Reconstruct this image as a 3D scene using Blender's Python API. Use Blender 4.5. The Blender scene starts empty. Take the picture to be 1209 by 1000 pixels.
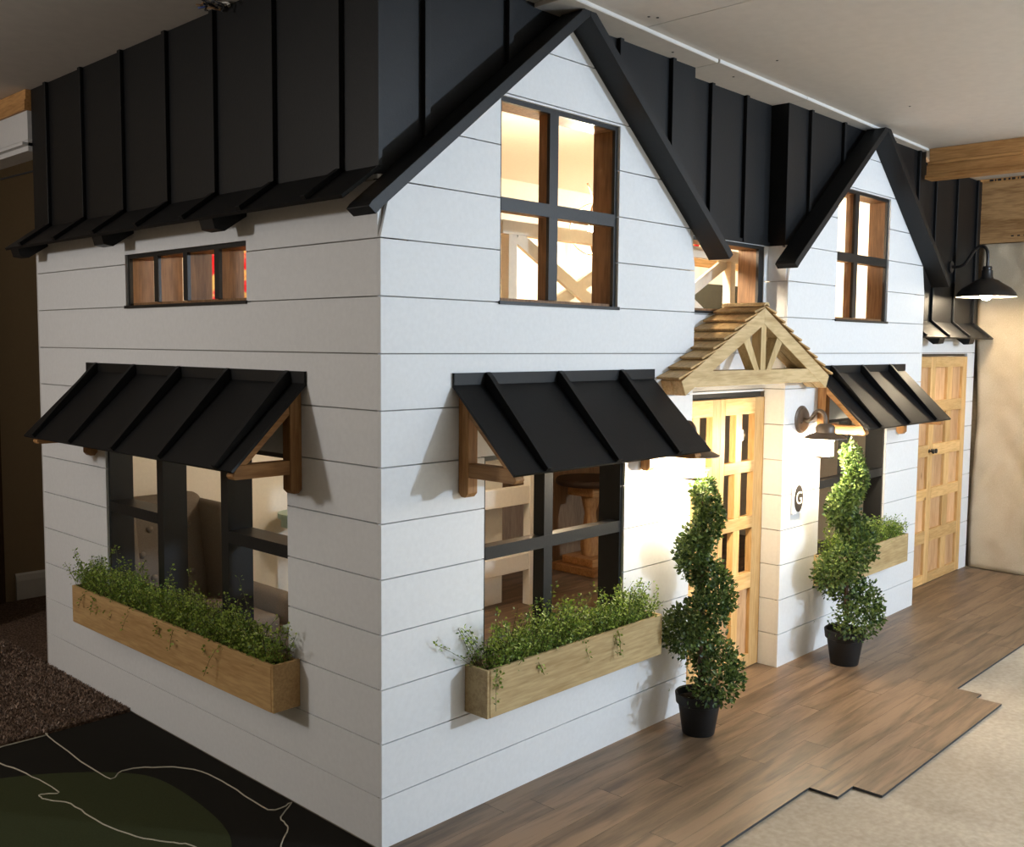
import bpy, bmesh, math, random
from mathutils import Vector, Matrix, noise

random.seed(7)
SC = bpy.context.scene
COL = SC.collection

# ------------------------------------------------------------------ camera
RX, UP, FW = (0.687776, -0.725876, 0.008235), (0.051525, 0.06013, 0.99686), (0.724092, 0.685192, -0.078757)
cam_d = bpy.data.cameras.new('camera')
cam = bpy.data.objects.new('camera', cam_d)
COL.objects.link(cam)
cam.matrix_world = Matrix(((RX[0], UP[0], -FW[0], -1.6541), (RX[1], UP[1], -FW[1], -2.0376),
                           (RX[2], UP[2], -FW[2], 1.3764), (0, 0, 0, 1)))
cam_d.sensor_width = 36
cam_d.lens = 35.0373
cam_d.clip_start = 0.02
SC.camera = cam

# ------------------------------------------------------------------ world, lights, exposure
world = bpy.data.worlds.new('world')
SC.world = world
world.use_nodes = True
world.node_tree.nodes['Background'].inputs[0].default_value = (0.5, 0.52, 0.56, 1)
world.node_tree.nodes['Background'].inputs[1].default_value = 0.05


def lamp(name, loc, watts, color, radius):
    d = bpy.data.lights.new(name, 'POINT')
    d.energy = watts
    d.color = color
    d.shadow_soft_size = radius
    o = bpy.data.objects.new(name, d)
    COL.objects.link(o)
    o.location = loc
    return o


COOL = (0.68, 0.825, 1.0)
WARM = (1.0, 0.86, 0.66)
lamp('room_lamp_front', (2.6, -3.9, 1.95), 345, COOL, 0.07)
lamp('room_lamp_right', (3.7, -2.6, 2.05), 48, COOL, 0.10)
lamp('room_lamp_left', (-2.8, 1.6, 2.0), 84, (1.0, 0.97, 0.94), 0.12)
lamp('loft_lamp', (3.75, 0.9, 2.05), 90, WARM, 0.05)
lamp('parlour_lamp', (1.05, 1.15, 1.24), 12, (1.0, 0.92, 0.76), 0.05)
lamp('kitchen_lamp', (1.78, 0.95, 1.2), 7, (1.0, 0.80, 0.55), 0.05)
lamp('hall_fill', (1.9, 2.8, 2.0), 5.0, (1.0, 0.9, 0.75), 0.08)  # added fill light for the tan wall behind the opening, no fixture

vs = SC.view_settings
vs.view_transform = 'Standard'
vs.look = 'None'
vs.gamma = 1
vs.use_curve_mapping = False
vs.exposure = 0.0


# ------------------------------------------------------------------ materials
def _mat(name):
    m = bpy.data.materials.new(name)
    m.use_nodes = True
    nt = m.node_tree
    return m, nt, nt.nodes['Principled BSDF']


def _n(nt, t, **kw):
    n = nt.nodes.new(t)
    for k, v in kw.items():
        setattr(n, k, v)
    return n


def _ramp(nt, fac, stops):
    r = _n(nt, 'ShaderNodeValToRGB')
    els = r.color_ramp.elements
    while len(els) < len(stops):
        els.new(0.5)
    for e, (p, c) in zip(els, stops):
        e.position = p
        e.color = (c[0], c[1], c[2], 1)
    nt.links.new(fac, r.inputs[0])
    return r.outputs[0]


def _coords(nt, scale, kind='Object'):
    tc = _n(nt, 'ShaderNodeTexCoord')
    oi = _n(nt, 'ShaderNodeObjectInfo')
    mp = _n(nt, 'ShaderNodeMapping')
    mp.inputs['Scale'].default_value = scale
    ad = _n(nt, 'ShaderNodeVectorMath', operation='ADD')
    ml = _n(nt, 'ShaderNodeMath', operation='MULTIPLY')
    ml.inputs[1].default_value = 37.0
    nt.links.new(oi.outputs['Random'], ml.inputs[0])
    nt.links.new(tc.outputs[kind], ad.inputs[0])
    nt.links.new(ml.outputs[0], ad.inputs[1])
    nt.links.new(ad.outputs[0], mp.inputs['Vector'])
    return mp.outputs[0], oi.outputs['Random']


def paint(name, col, rough=0.5, var=0.06, bump=0.02, scale=14, spec=0.4):
    m, nt, b = _mat(name)
    v, _ = _coords(nt, (scale,) * 3)
    nz = _n(nt, 'ShaderNodeTexNoise')
    nz.inputs['Detail'].default_value = 4
    nt.links.new(v, nz.inputs['Vector'])
    lo = [c * (1 - var) for c in col]
    hi = [min(1, c * (1 + var)) for c in col]
    nt.links.new(_ramp(nt, nz.outputs[0], [(0.3, lo), (0.7, hi)]), b.inputs['Base Color'])
    b.inputs['Roughness'].default_value = rough
    b.inputs['Specular IOR Level'].default_value = spec
    if bump:
        n2 = _n(nt, 'ShaderNodeTexNoise')
        n2.inputs['Scale'].default_value = 9
        nt.links.new(v, n2.inputs['Vector'])
        bp = _n(nt, 'ShaderNodeBump')
        bp.inputs['Strength'].default_value = bump * 5
        bp.inputs['Distance'].default_value = 0.002
        nt.links.new(n2.outputs[0], bp.inputs['Height'])
        nt.links.new(bp.outputs[0], b.inputs['Normal'])
    return m


def wood(name, dark, light, axis='X', rough=0.55, knots=True, rnd=0.22, fine=0.55, spec=0.35):
    m, nt, b = _mat(name)
    sc = [9.0, 9.0, 9.0]
    sc['XYZ'.index(axis)] = 0.9
    v, rndo = _coords(nt, sc)
    n1 = _n(nt, 'ShaderNodeTexNoise')
    n1.inputs['Scale'].default_value = 2.2
    n1.inputs['Detail'].default_value = 3
    n1.inputs['Distortion'].default_value = 0.6
    nt.links.new(v, n1.inputs['Vector'])
    n2 = _n(nt, 'ShaderNodeTexNoise')
    n2.inputs['Scale'].default_value = 14
    n2.inputs['Detail'].default_value = 5
    n2.inputs['Distortion'].default_value = 0.3
    nt.links.new(v, n2.inputs['Vector'])
    mx = _n(nt, 'ShaderNodeMath', operation='MULTIPLY_ADD')
    nt.links.new(n2.outputs[0], mx.inputs[0])
    mx.inputs[1].default_value = fine
    m2 = _n(nt, 'ShaderNodeMath', operation='MULTIPLY')
    m2.inputs[1].default_value = 1.05 - fine
    nt.links.new(n1.outputs[0], m2.inputs[0])
    nt.links.new(m2.outputs[0], mx.inputs[2])
    col = _ramp(nt, mx.outputs[0], [(0.36, dark), (0.5, [(a + c) / 2 for a, c in zip(dark, light)]), (0.62, light)])
    if knots:
        ks = {'X': (0.42, 0.04, 1.0), 'Y': (0.04, 0.42, 1.0), 'Z': (1.0, 0.04, 0.42)}[axis]
        mp = _n(nt, 'ShaderNodeMapping')
        mp.inputs['Scale'].default_value = ks
        v2, _r = _coords(nt, (7.0, 7.0, 7.0))
        nt.links.new(v2, mp.inputs['Vector'])
        vo = _n(nt, 'ShaderNodeTexVoronoi')
        vo.inputs['Scale'].default_value = 1.0
        nt.links.new(mp.outputs[0], vo.inputs['Vector'])
        kf = _ramp(nt, vo.outputs['Distance'], [(0.03, (1, 1, 1)), (0.085, (0, 0, 0))])
        mix = _n(nt, 'ShaderNodeMix', data_type='RGBA')
        nt.links.new(kf, mix.inputs['Factor'])
        nt.links.new(col, mix.inputs[6])
        mix.inputs[7].default_value = (dark[0] * 0.45, dark[1] * 0.38, dark[2] * 0.35, 1)
        col = mix.outputs[2]
    hs = _n(nt, 'ShaderNodeHueSaturation')
    mr = _n(nt, 'ShaderNodeMapRange')
    mr.inputs[3].default_value = 1 - rnd
    mr.inputs[4].default_value = 1 + rnd
    nt.links.new(rndo, mr.inputs[0])
    nt.links.new(mr.outputs[0], hs.inputs['Value'])
    nt.links.new(col, hs.inputs['Color'])
    nt.links.new(hs.outputs[0], b.inputs['Base Color'])
    b.inputs['Roughness'].default_value = rough
    b.inputs['Specular IOR Level'].default_value = spec
    bp = _n(nt, 'ShaderNodeBump')
    bp.inputs['Strength'].default_value = 0.18
    bp.inputs['Distance'].default_value = 0.002
    nt.links.new(n2.outputs[0], bp.inputs['Height'])
    nt.links.new(bp.outputs[0], b.inputs['Normal'])
    return m


def speckle(name, stops, scale, rough=0.95, bump=0.6, dist=0.006, big=None):
    m, nt, b = _mat(name)
    v, _ = _coords(nt, (1, 1, 1))
    nz = _n(nt, 'ShaderNodeTexNoise')
    nz.inputs['Scale'].default_value = scale
    nz.inputs['Detail'].default_value = 3
    nt.links.new(v, nz.inputs['Vector'])
    col = _ramp(nt, nz.outputs[0], stops)
    if big:
        nb = _n(nt, 'ShaderNodeTexNoise')
        nb.inputs['Scale'].default_value = big[0]
        nb.inputs['Detail'].default_value = 5
        nb.inputs['Distortion'].default_value = 0.7
        nt.links.new(v, nb.inputs['Vector'])
        f = _ramp(nt, nb.outputs[0], [(0.38, (1, 1, 1)), (0.62, (0, 0, 0))])
        mix = _n(nt, 'ShaderNodeMix', data_type='RGBA', blend_type='MULTIPLY')
        nt.links.new(f, mix.inputs['Factor'])
        nt.links.new(col, mix.inputs[6])
        mix.inputs[7].default_value = (*big[1], 1)
        col = mix.outputs[2]
    nt.links.new(col, b.inputs['Base Color'])
    b.inputs['Roughness'].default_value = rough
    b.inputs['Specular IOR Level'].default_value = 0.2
    bp = _n(nt, 'ShaderNodeBump')
    bp.inputs['Strength'].default_value = bump
    bp.inputs['Distance'].default_value = dist
    nt.links.new(nz.outputs[0], bp.inputs['Height'])
    nt.links.new(bp.outputs[0], b.inputs['Normal'])
    return m


def leafy(name, dark, light, scale=30):
    m, nt, b = _mat(name)
    v, _ = _coords(nt, (scale,) * 3)
    nz = _n(nt, 'ShaderNodeTexWhiteNoise')
    geo = _n(nt, 'ShaderNodeNewGeometry')
    nt.links.new(geo.outputs['Random Per Island'], nz.inputs['Vector'])
    nt.links.new(_ramp(nt, nz.outputs['Value'], [(0.1, dark), (0.9, light)]), b.inputs['Base Color'])
    b.inputs['Roughness'].default_value = 0.42
    b.inputs['Subsurface Weight'].default_value = 0.0
    tr = _n(nt, 'ShaderNodeBsdfTranslucent')
    nt.links.new(_ramp(nt, nz.outputs['Value'], [(0.1, dark), (0.9, light)]), tr.inputs[0])
    mx = _n(nt, 'ShaderNodeMixShader')
    mx.inputs[0].default_value = 0.25
    nt.links.new(b.outputs[0], mx.inputs[1])
    nt.links.new(tr.outputs[0], mx.inputs[2])
    nt.links.new(mx.outputs[0], nt.nodes['Material Output'].inputs['Surface'])
    return m


def glow(name, col, strength):
    m, nt, b = _mat(name)
    b.inputs['Base Color'].default_value = (*col, 1)
    b.inputs['Emission Color'].default_value = (*col, 1)
    b.inputs['Emission Strength'].default_value = strength
    return m


M = {}
M['white'] = paint('white_shiplap_paint', (0.78, 0.79, 0.80), 0.5, 0.025, 0.02)
M['seam'] = paint('shiplap_backer', (0.42, 0.40, 0.38), 0.7, 0.03, 0)
M['cream'] = paint('cream_wall_paint', (0.78, 0.75, 0.67), 0.6, 0.03, 0.02)
M['black'] = paint('black_roof_paint', (0.005, 0.0053, 0.006), 0.48, 0.15, 0.03, spec=0.3)
M['blacktrim'] = paint('black_trim_paint', (0.009, 0.0098, 0.0105), 0.42, 0.12, 0.03, spec=0.4)
M['stain'] = wood('dark_stained_jamb', (0.13, 0.065, 0.026), (0.27, 0.145, 0.065), 'Z', knots=False)
M['pineZ'] = wood('yellow_pine_upright', (0.54, 0.31, 0.105), (0.73, 0.47, 0.205), 'Z')
M['pineX'] = wood('yellow_pine_level', (0.54, 0.31, 0.105), (0.73, 0.47, 0.205), 'X')
M['panelZ'] = wood('cedar_panel', (0.50, 0.265, 0.115), (0.70, 0.44, 0.235), 'Z')
M['porchX'] = wood('treated_pine_level', (0.40, 0.27, 0.12), (0.60, 0.45, 0.24), 'X', rnd=0.1)
M['porchZ'] = wood('treated_pine_upright', (0.42, 0.29, 0.12), (0.62, 0.47, 0.25), 'Z', rnd=0.1)
M['shingle'] = wood('cedar_shingle', (0.36, 0.22, 0.085), (0.58, 0.38, 0.17), 'X', knots=False, rnd=0.18)
M['cedarX'] = wood('cedar_bracket_level', (0.26, 0.115, 0.036), (0.46, 0.24, 0.09), 'X')
M['cedarZ'] = wood('cedar_bracket_upright', (0.26, 0.115, 0.036), (0.46, 0.24, 0.09), 'Z')
M['cedarY'] = wood('cedar_bracket_out', (0.26, 0.115, 0.036), (0.46, 0.24, 0.09), 'Y')
M['boxX'] = wood('planter_board', (0.34, 0.23, 0.10), (0.52, 0.39, 0.20), 'X', rnd=0.06)
M['boxY'] = wood('planter_board_side', (0.38, 0.22, 0.085), (0.56, 0.36, 0.16), 'Y', rnd=0.06)
M['vinyl'] = wood('vinyl_plank', (0.080, 0.050, 0.028), (0.215, 0.140, 0.083), 'X', rough=0.42, knots=False, rnd=0.06, fine=0.25, spec=0.4)
M['vinyl_edge'] = paint('vinyl_core', (0.035, 0.038, 0.042), 0.7, 0.1, 0)
M['loftwood'] = wood('loft_floor_wood', (0.30, 0.16, 0.06), (0.5, 0.29, 0.12), 'X', knots=False)
M['beam'] = wood('fir_beam', (0.34, 0.16, 0.05), (0.56, 0.30, 0.11), 'Y', rnd=0.08)
M['plywood'] = wood('plywood_sheet', (0.27, 0.135, 0.05), (0.50, 0.29, 0.125), 'Y', knots=True, rnd=0.02)
M['concrete'] = speckle('concrete_slab', [(0.3, (0.40, 0.34, 0.255)), (0.7, (0.50, 0.43, 0.335))], 55, 0.85, 0.15, 0.003,
                        big=(1.9, (0.78, 0.76, 0.74)))
M['carpet'] = speckle('brown_carpet', [(0.32, (0.03, 0.017, 0.011)), (0.55, (0.12, 0.075, 0.05)), (0.75, (0.24, 0.165, 0.12))], 130, 1.0, 1.0, 0.012)
M['tuft'] = leafy('carpet_tuft', (0.05, 0.03, 0.021), (0.40, 0.28, 0.205))
M['rug'] = speckle('dark_rug', [(0.3, (0.006, 0.005, 0.003)), (0.7, (0.011, 0.009, 0.0055))], 400, 1.0, 0.3, 0.002)
M['ruggreen'] = speckle('green_rug', [(0.3, (0.026, 0.031, 0.010)), (0.7, (0.038, 0.044, 0.015))], 400, 1.0, 0.3, 0.002)
M['rugline'] = speckle('pale_yarn', [(0.3, (0.40, 0.37, 0.28)), (0.7, (0.55, 0.5, 0.4))], 300, 1.0, 0.3, 0.002)
M['drywall'] = paint('ceiling_drywall', (0.66, 0.61, 0.55), 0.9, 0.03, 0.01, scale=5)
M['drywalledge'] = paint('drywall_paper_edge', (0.66, 0.65, 0.63), 0.8, 0.02, 0)
M['cloth'] = speckle('canvas_drop_cloth', [(0.3, (0.52, 0.43, 0.31)), (0.7, (0.62, 0.52, 0.39))], 240, 0.95, 0.15, 0.001,
                     big=(3.0, (0.9, 0.88, 0.84)))
M['tan'] = paint('tan_wall_paint', (0.30, 0.225, 0.14), 0.8, 0.03, 0.01)
M['trimwhite'] = paint('white_trim_paint', (0.62, 0.61, 0.6), 0.5, 0.02, 0)
M['doorbrown'] = wood('brown_door', (0.05, 0.025, 0.012), (0.09, 0.045, 0.02), 'Z', knots=False)
M['bronze'] = paint('bronze_metal', (0.085, 0.06, 0.042), 0.42, 0.12, 0.01, spec=0.6)
M['lampblack'] = paint('black_enamel', (0.012, 0.011, 0.011), 0.35, 0.1, 0, spec=0.5)
M['lampwhite'] = paint('white_enamel', (0.8, 0.78, 0.74), 0.4, 0.02, 0)
M['iron'] = paint('dark_iron', (0.03, 0.025, 0.022), 0.4, 0.1, 0)
M['chrome'] = paint('polished_metal', (0.6, 0.58, 0.55), 0.25, 0.02, 0)
M['chrome'].node_tree.nodes['Principled BSDF'].inputs['Metallic'].default_value = 1.0
M['bulb'] = glow('lit_bulb', (1.0, 0.82, 0.58), 1500)
M['barnbulb'] = glow('lit_barn_bulb', (1.0, 0.82, 0.58), 260)
M['bulbhot'] = glow('lit_loft_bulb', (1.0, 0.84, 0.62), 1300)
M['pot'] = paint('black_plastic_pot', (0.010, 0.010, 0.011), 0.5, 0.1, 0.01)
M['soil'] = speckle('potting_soil', [(0.3, (0.012, 0.008, 0.005)), (0.7, (0.04, 0.027, 0.018))], 160, 1.0, 1.0, 0.01)
M['bark'] = wood('topiary_bark', (0.05, 0.026, 0.014), (0.12, 0.065, 0.034), 'Z', knots=False)
M['box'] = leafy('boxwood_leaf', (0.024, 0.062, 0.016), (0.19, 0.27, 0.065))
M['fern'] = leafy('maidenhair_leaf', (0.085, 0.17, 0.02), (0.38, 0.50, 0.085))
M['dry'] = leafy('dry_sprig', (0.16, 0.09, 0.06), (0.30, 0.19, 0.13))
M['stem'] = paint('green_stem', (0.08, 0.09, 0.03), 0.6, 0.1, 0)
M['linen'] = speckle('beige_linen', [(0.3, (0.13, 0.115, 0.095)), (0.7, (0.18, 0.155, 0.13))], 300, 0.95, 0.2, 0.001)
M['teal'] = paint('pale_teal_paint', (0.36, 0.52, 0.47), 0.5, 0.05, 0.01)
M['red'] = speckle('red_print_fabric', [(0.42, (0.75, 0.02, 0.03)), (0.5, (0.8, 0.10, 0.12)), (0.58, (0.75, 0.55, 0.2))], 22, 0.9, 0.1, 0.001)
M['curtain'] = paint('cream_curtain', (0.78, 0.72, 0.6), 0.9, 0.03, 0)
M['olive'] = paint('olive_board', (0.009, 0.0095, 0.0045), 0.8, 0.4, 0, scale=5)
M['dark'] = paint('dark_leather', (0.035, 0.017, 0.01), 0.5, 0.15, 0.01)
M['shadebrown'] = wood('brown_wall_shade', (0.16, 0.095, 0.055), (0.26, 0.17, 0.10), 'Z', knots=False)  # brown tone stands in for shade on the cream back wall
M['ink'] = paint('black_ink', (0.02, 0.018, 0.016), 0.8, 0.1, 0)
M['cable'] = paint('cable_rubber', (0.02, 0.02, 0.022), 0.6, 0.1, 0)
M['bluewire'] = paint('blue_wire', (0.03, 0.06, 0.22), 0.5, 0.1, 0)
M['copper'] = paint('tan_wire', (0.30, 0.18, 0.09), 0.5, 0.1, 0)


def glass_mat():
    m, nt, b = _mat('clear_jar_glass')
    b.inputs['Base Color'].default_value = (1, 0.97, 0.92, 1)
    b.inputs['Roughness'].default_value = 0.05
    tr = _n(nt, 'ShaderNodeBsdfTransparent')
    mx = _n(nt, 'ShaderNodeMixShader')
    mx.inputs[0].default_value = 0.16
    nt.links.new(tr.outputs[0], mx.inputs[1])
    nt.links.new(b.outputs[0], mx.inputs[2])
    nt.links.new(mx.outputs[0], nt.nodes['Material Output'].inputs['Surface'])
    return m


M['glass'] = glass_mat()

# ------------------------------------------------------------------ mesh helpers
ORG = {}


class MB:
    def __init__(self):
        self.v = []
        self.f = []
        self.smooth = False

    def quadbox(self, c):            # 8 corners: bottom loop 0-3, top loop 4-7
        i = len(self.v)
        self.v += [tuple(p) for p in c]
        for q in ((0, 3, 2, 1), (4, 5, 6, 7), (0, 1, 5, 4), (1, 2, 6, 5), (2, 3, 7, 6), (3, 0, 4, 7)):
            self.f.append(tuple(i + k for k in q))
        return self

    def box(self, x0, x1, y0, y1, z0, z1):
        return self.quadbox([(x0, y0, z0), (x1, y0, z0), (x1, y1, z0), (x0, y1, z0),
                             (x0, y0, z1), (x1, y0, z1), (x1, y1, z1), (x0, y1, z1)])

    def prism(self, poly, fn, d0, d1):      # poly of (u,w); fn(u,d,w)->xyz
        i = len(self.v)
        n = len(poly)
        self.v += [tuple(fn(u, d0, w)) for u, w in poly] + [tuple(fn(u, d1, w)) for u, w in poly]
        self.f.append(tuple(range(i, i + n)))
        self.f.append(tuple(range(i + 2 * n - 1, i + n - 1, -1)))
        for k in range(n):
            k2 = (k + 1) % n
            self.f.append((i + k2, i + k, i + n + k, i + n + k2))
        return self

    def bar(self, a, b, w, h, up=(0, 0, 1)):    # box along a->b, width w (side), height h (up)
        a = Vector(a); b = Vector(b)
        d = (b - a).normalized()
        s = d.cross(Vector(up))
        if s.length < 1e-5:
            s = d.cross(Vector((1, 0, 0)))
        s.normalize()
        u = s.cross(d)
        s *= w / 2; u *= h / 2
        return self.quadbox([a - s - u, a + s - u, b + s - u, b - s - u, a - s + u, a + s + u, b + s + u, b - s + u])

    def tube(self, pts, r, seg=8, caps=True):
        pts = [Vector(p) for p in pts]
        rs = r if isinstance(r, (list, tuple)) else [r] * len(pts)
        i = len(self.v)
        prev = None
        for k, p in enumerate(pts):
            d = (pts[min(k + 1, len(pts) - 1)] - pts[max(k - 1, 0)])
            d = d.normalized() if d.length > 1e-9 else Vector((0, 0, 1))
            if prev is None:
                s = d.orthogonal().normalized()
            else:
                s = prev - d * prev.dot(d)
                s = s.normalized() if s.length > 1e-6 else d.orthogonal().normalized()
            prev = s
            t = d.cross(s)
            for a in range(seg):
                th = 2 * math.pi * a / seg
                self.v.append(tuple(p + (s * math.cos(th) + t * math.sin(th)) * rs[k]))
        for k in range(len(pts) - 1):
            for a in range(seg):
                a2 = (a + 1) % seg
                self.f.append((i + k * seg + a, i + k * seg + a2, i + (k + 1) * seg + a2, i + (k + 1) * seg + a))
        if caps:
            self.f.append(tuple(i + a for a in range(seg - 1, -1, -1)))
            e = i + (len(pts) - 1) * seg
            self.f.append(tuple(e + a for a in range(seg)))
        self.smooth = True
        return self

    def lathe(self, prof, c=(0, 0, 0), seg=24, axis='Z', close=False):
        i = len(self.v)
        n = len(prof)
        for r, h in prof:
            for a in range(seg):
                th = 2 * math.pi * a / seg
                x, y = max(r, 1e-5) * math.cos(th), max(r, 1e-5) * math.sin(th)
                p = (x, y, h) if axis == 'Z' else ((x, -h, y) if axis == 'Y' else (h, x, y))
                self.v.append((c[0] + p[0], c[1] + p[1], c[2] + p[2]))
        rng = n if close else n - 1
        for k in range(rng):
            k2 = (k + 1) % n
            for a in range(seg):
                a2 = (a + 1) % seg
                self.f.append((i + k * seg + a, i + k * seg + a2, i + k2 * seg + a2, i + k2 * seg + a))
        self.smooth = True
        return self

    def quad(self, a, b, c, d):
        i = len(self.v)
        self.v += [tuple(a), tuple(b), tuple(c), tuple(d)]
        self.f.append((i, i + 1, i + 2, i + 3))
        return self

    def build(self, name, mat, parent=None, bev=0.0, recalc=True, origin=None):
        o0 = Vector(origin) if origin is not None else (ORG.get(parent, Vector((0, 0, 0))) if parent else Vector((0, 0, 0)))
        me = bpy.data.meshes.new(name)
        me.from_pydata([(v[0] - o0.x, v[1] - o0.y, v[2] - o0.z) for v in self.v], [], self.f)
        if recalc or bev:
            bm = bmesh.new()
            bm.from_mesh(me)
            if recalc:
                bmesh.ops.recalc_face_normals(bm, faces=bm.faces)
            if bev:
                bmesh.ops.bevel(bm, geom=list(bm.edges), offset=bev, segments=1, affect='EDGES', clamp_overlap=True)
            bm.to_mesh(me)
            bm.free()
        if self.smooth:
            for p in me.polygons:
                p.use_smooth = True
            me.set_sharp_from_angle(angle=math.radians(40))
        me.materials.append(mat if not isinstance(mat, str) else M[mat])
        o = bpy.data.objects.new(name, me)
        COL.objects.link(o)
        if parent:
            o.parent = parent
            ORG[o] = ORG.get(parent, Vector((0, 0, 0)))
        else:
            if origin is not None:
                o.location = o0
            ORG[o] = o0
        return o


def thing(name, label, cat, loc=(0, 0, 0), group=None):
    o = bpy.data.objects.new(name, None)
    COL.objects.link(o)
    o.location = loc
    o.empty_display_size = 0.1
    ORG[o] = Vector(loc)
    return tag(o, label, cat, group)


def tag(o, label=None, cat=None, group=None, kind=None):
    if label: o['label'] = label
    if cat: o['category'] = cat
    if group: o['group'] = group
    if kind: o['kind'] = kind
    return o


def box(*a):
    return MB().box(*a)


FRONT = lambda y0: (lambda u, d, z: (u, y0 + d, z))      # wall facing -y
SIDE = lambda x0: (lambda u, d, z: (x0 + d, u, z))       # wall facing -x


def pieces(z0, z1, outline, holes):
    """split one row into trapezoids around the holes and join those that touch"""
    cuts = sorted({z0, z1} | {h[k] for h in holes for k in (2, 3) if z0 + 1e-4 < h[k] < z1 - 1e-4})
    out = []
    for p, q in zip(cuts, cuts[1:]):
        a0, b0 = outline(p)
        a1, b1 = outline(q)
        if b0 - a0 < 0.004:
            continue
        if b1 < a1:
            a1 = b1 = (a1 + b1) / 2
        mid = (p + q) / 2
        segs = []
        hs = sorted(h for h in holes if h[2] < mid < h[3])
        l0, l1 = a0, a1
        for h in hs:
            segs.append((l0, min(h[0], b0), l1, min(h[0], b1)))
            l0 = l1 = h[1]
        segs.append((l0, b0, l1, b1))
        for s in segs:
            if s[1] - s[0] > 0.003:
                out.append((p, q, s))
    groups = []
    for pc in out:
        hit = [g for g in groups if any(abs(o[1] - pc[0]) < 1e-6 and o[2][2] < pc[2][1] - 1e-4 and pc[2][0] < o[2][3] - 1e-4 for o in g)]
        new = [pc]
        for g in hit:
            new = g + new
            groups.remove(g)
        groups.append(new)
    return groups


def shiplap(parent, fn, outline, holes, ztop, zbot=0.008, step=0.15, thick=0.012, gap=0.0036, mat='white', back=0.10,
            backmat='seam', inner='cream', zback=None):
    """boards (each an object) on a backing slab, with window holes left open"""
    zb = ztop if zback is None else zback
    bk = MB()
    for g in pieces(zbot, zb, outline, holes):
        for p, q, s in g:
            bk.prism([(s[0] + .001, p), (s[1] - .001, p), (s[3] - .001, q), (s[2] + .001, q)], fn, thick, thick + 0.006)
    wall = bk.build('wall_sheathing', backmat, parent)
    z = zbot
    k = 1
    while z < ztop - 0.004:
        zn = min(k * step, ztop)
        for g in pieces(z + (gap / 2 if z > zbot else 0), zn - gap / 2, outline, holes):
            m = MB()
            for p, q, s in g:
                m.prism([(s[0], p), (s[1], p), (s[3], q), (s[2], q)], fn, 0, thick)
            m.build('board', mat, wall)
        z = zn
        k += 1
    if inner:
        im = MB()
        e0, e1 = outline(zbot)
        for g in pieces(zbot, ztop, lambda z: (max(outline(z)[0], e0 + .03), min(outline(z)[1], e1 - .03)), holes):
            for p, q, s in g:
                im.prism([(s[0], p), (s[1], p), (s[3], q), (s[2], q)], fn, back - 0.01, back)
        im.build('inner_wall_panel', inner, wall)
    return wall


def window(parent, fn, u0, u1, z0, z1, vbars, hbars, side='blacktrim', d0=0.010, d1=0.10, lip=0.014, bar=0.04, label=None, lipmat='blacktrim', bard=0.055):
    """open window: black frame edge, deep jamb boards and bars"""
    fr = MB()
    e = d0 + 0.012
    fr.prism([(u0, z0), (u0 + lip, z0), (u0 + lip, z1), (u0, z1)], fn, d0, e)
    fr.prism([(u1 - lip, z0), (u1, z0), (u1, z1), (u1 - lip, z1)], fn, d0, e)
    fr.prism([(u0 + lip, z1 - lip), (u1 - lip, z1 - lip), (u1 - lip, z1), (u0 + lip, z1)], fn, d0, e)
    w = fr.build('window_frame', lipmat, parent)
    if label: w['label'] = label
    MB().prism([(u0 - 0.004, z0 - 0.006), (u1 + 0.004, z0 - 0.006), (u1 + 0.004, z0 + 0.004), (u0 - 0.004, z0 + 0.004)], fn, -0.006, e).build('window_sill', 'blacktrim', w)
    MB().prism([(u0, z0), (u0 + lip, z0), (u0 + lip, z1), (u0, z1)], fn, e, d1).build('jamb', side, w)
    MB().prism([(u1 - lip, z0), (u1, z0), (u1, z1), (u1 - lip, z1)], fn, e, d1).build('jamb', side, w)
    MB().prism([(u0 + lip, z1 - lip), (u1 - lip, z1 - lip), (u1 - lip, z1), (u0 + lip, z1)], fn, e, d1).build('head_board', side, w)
    MB().prism([(u0 + lip, z0 + 0.004), (u1 - lip, z0 + 0.004), (u1 - lip, z0 + lip), (u0 + lip, z0 + lip)], fn, e, d1).build('sill_board', side, w)
    for a, b in vbars:
        MB().prism([(a, z0 + lip), (b, z0 + lip), (b, z1 - lip), (a, z1 - lip)], fn, d0, e).build('mullion', 'blacktrim', w)
        MB().prism([(a, z0 + lip), (b, z0 + lip), (b, z1 - lip), (a, z1 - lip)], fn, e, bard).build('mullion_stud', side, w)
    for a, b, c, d in hbars:
        MB().prism([(a, c), (b, c), (b, d), (a, d)], fn, d0 - 0.001, e - 0.001).build('crossbar', 'blacktrim', w)
        MB().prism([(a, c), (b, c), (b, d), (a, d)], fn, e - 0.001, bard - 0.003).build('crossbar_stud', side, w)
    return w


# ------------------------------------------------------------------ the room
CZ = 2.39
floor = tag(box(-5, 6.2, -6, 4.2, -0.06, -0.001).build('floor', 'concrete'), 'bare stained concrete basement floor', kind='structure')
ROWS = [0.009 - 0.094 * k for k in range(-23, 9)]
edge_meshes = {}


def plank(x0, x1, y0, y1):
    m = MB().box(x0, x1, y0 + 0.0003, y1 - 0.0003, 0.0008, 0.0085)
    o = m.build('floor_plank', 'vinyl', floor)
    o.data.materials.append(M['vinyl_edge'])
    for p in o.data.polygons:
        if abs(p.normal.z) < 0.5:
            p.material_index = 1


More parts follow.
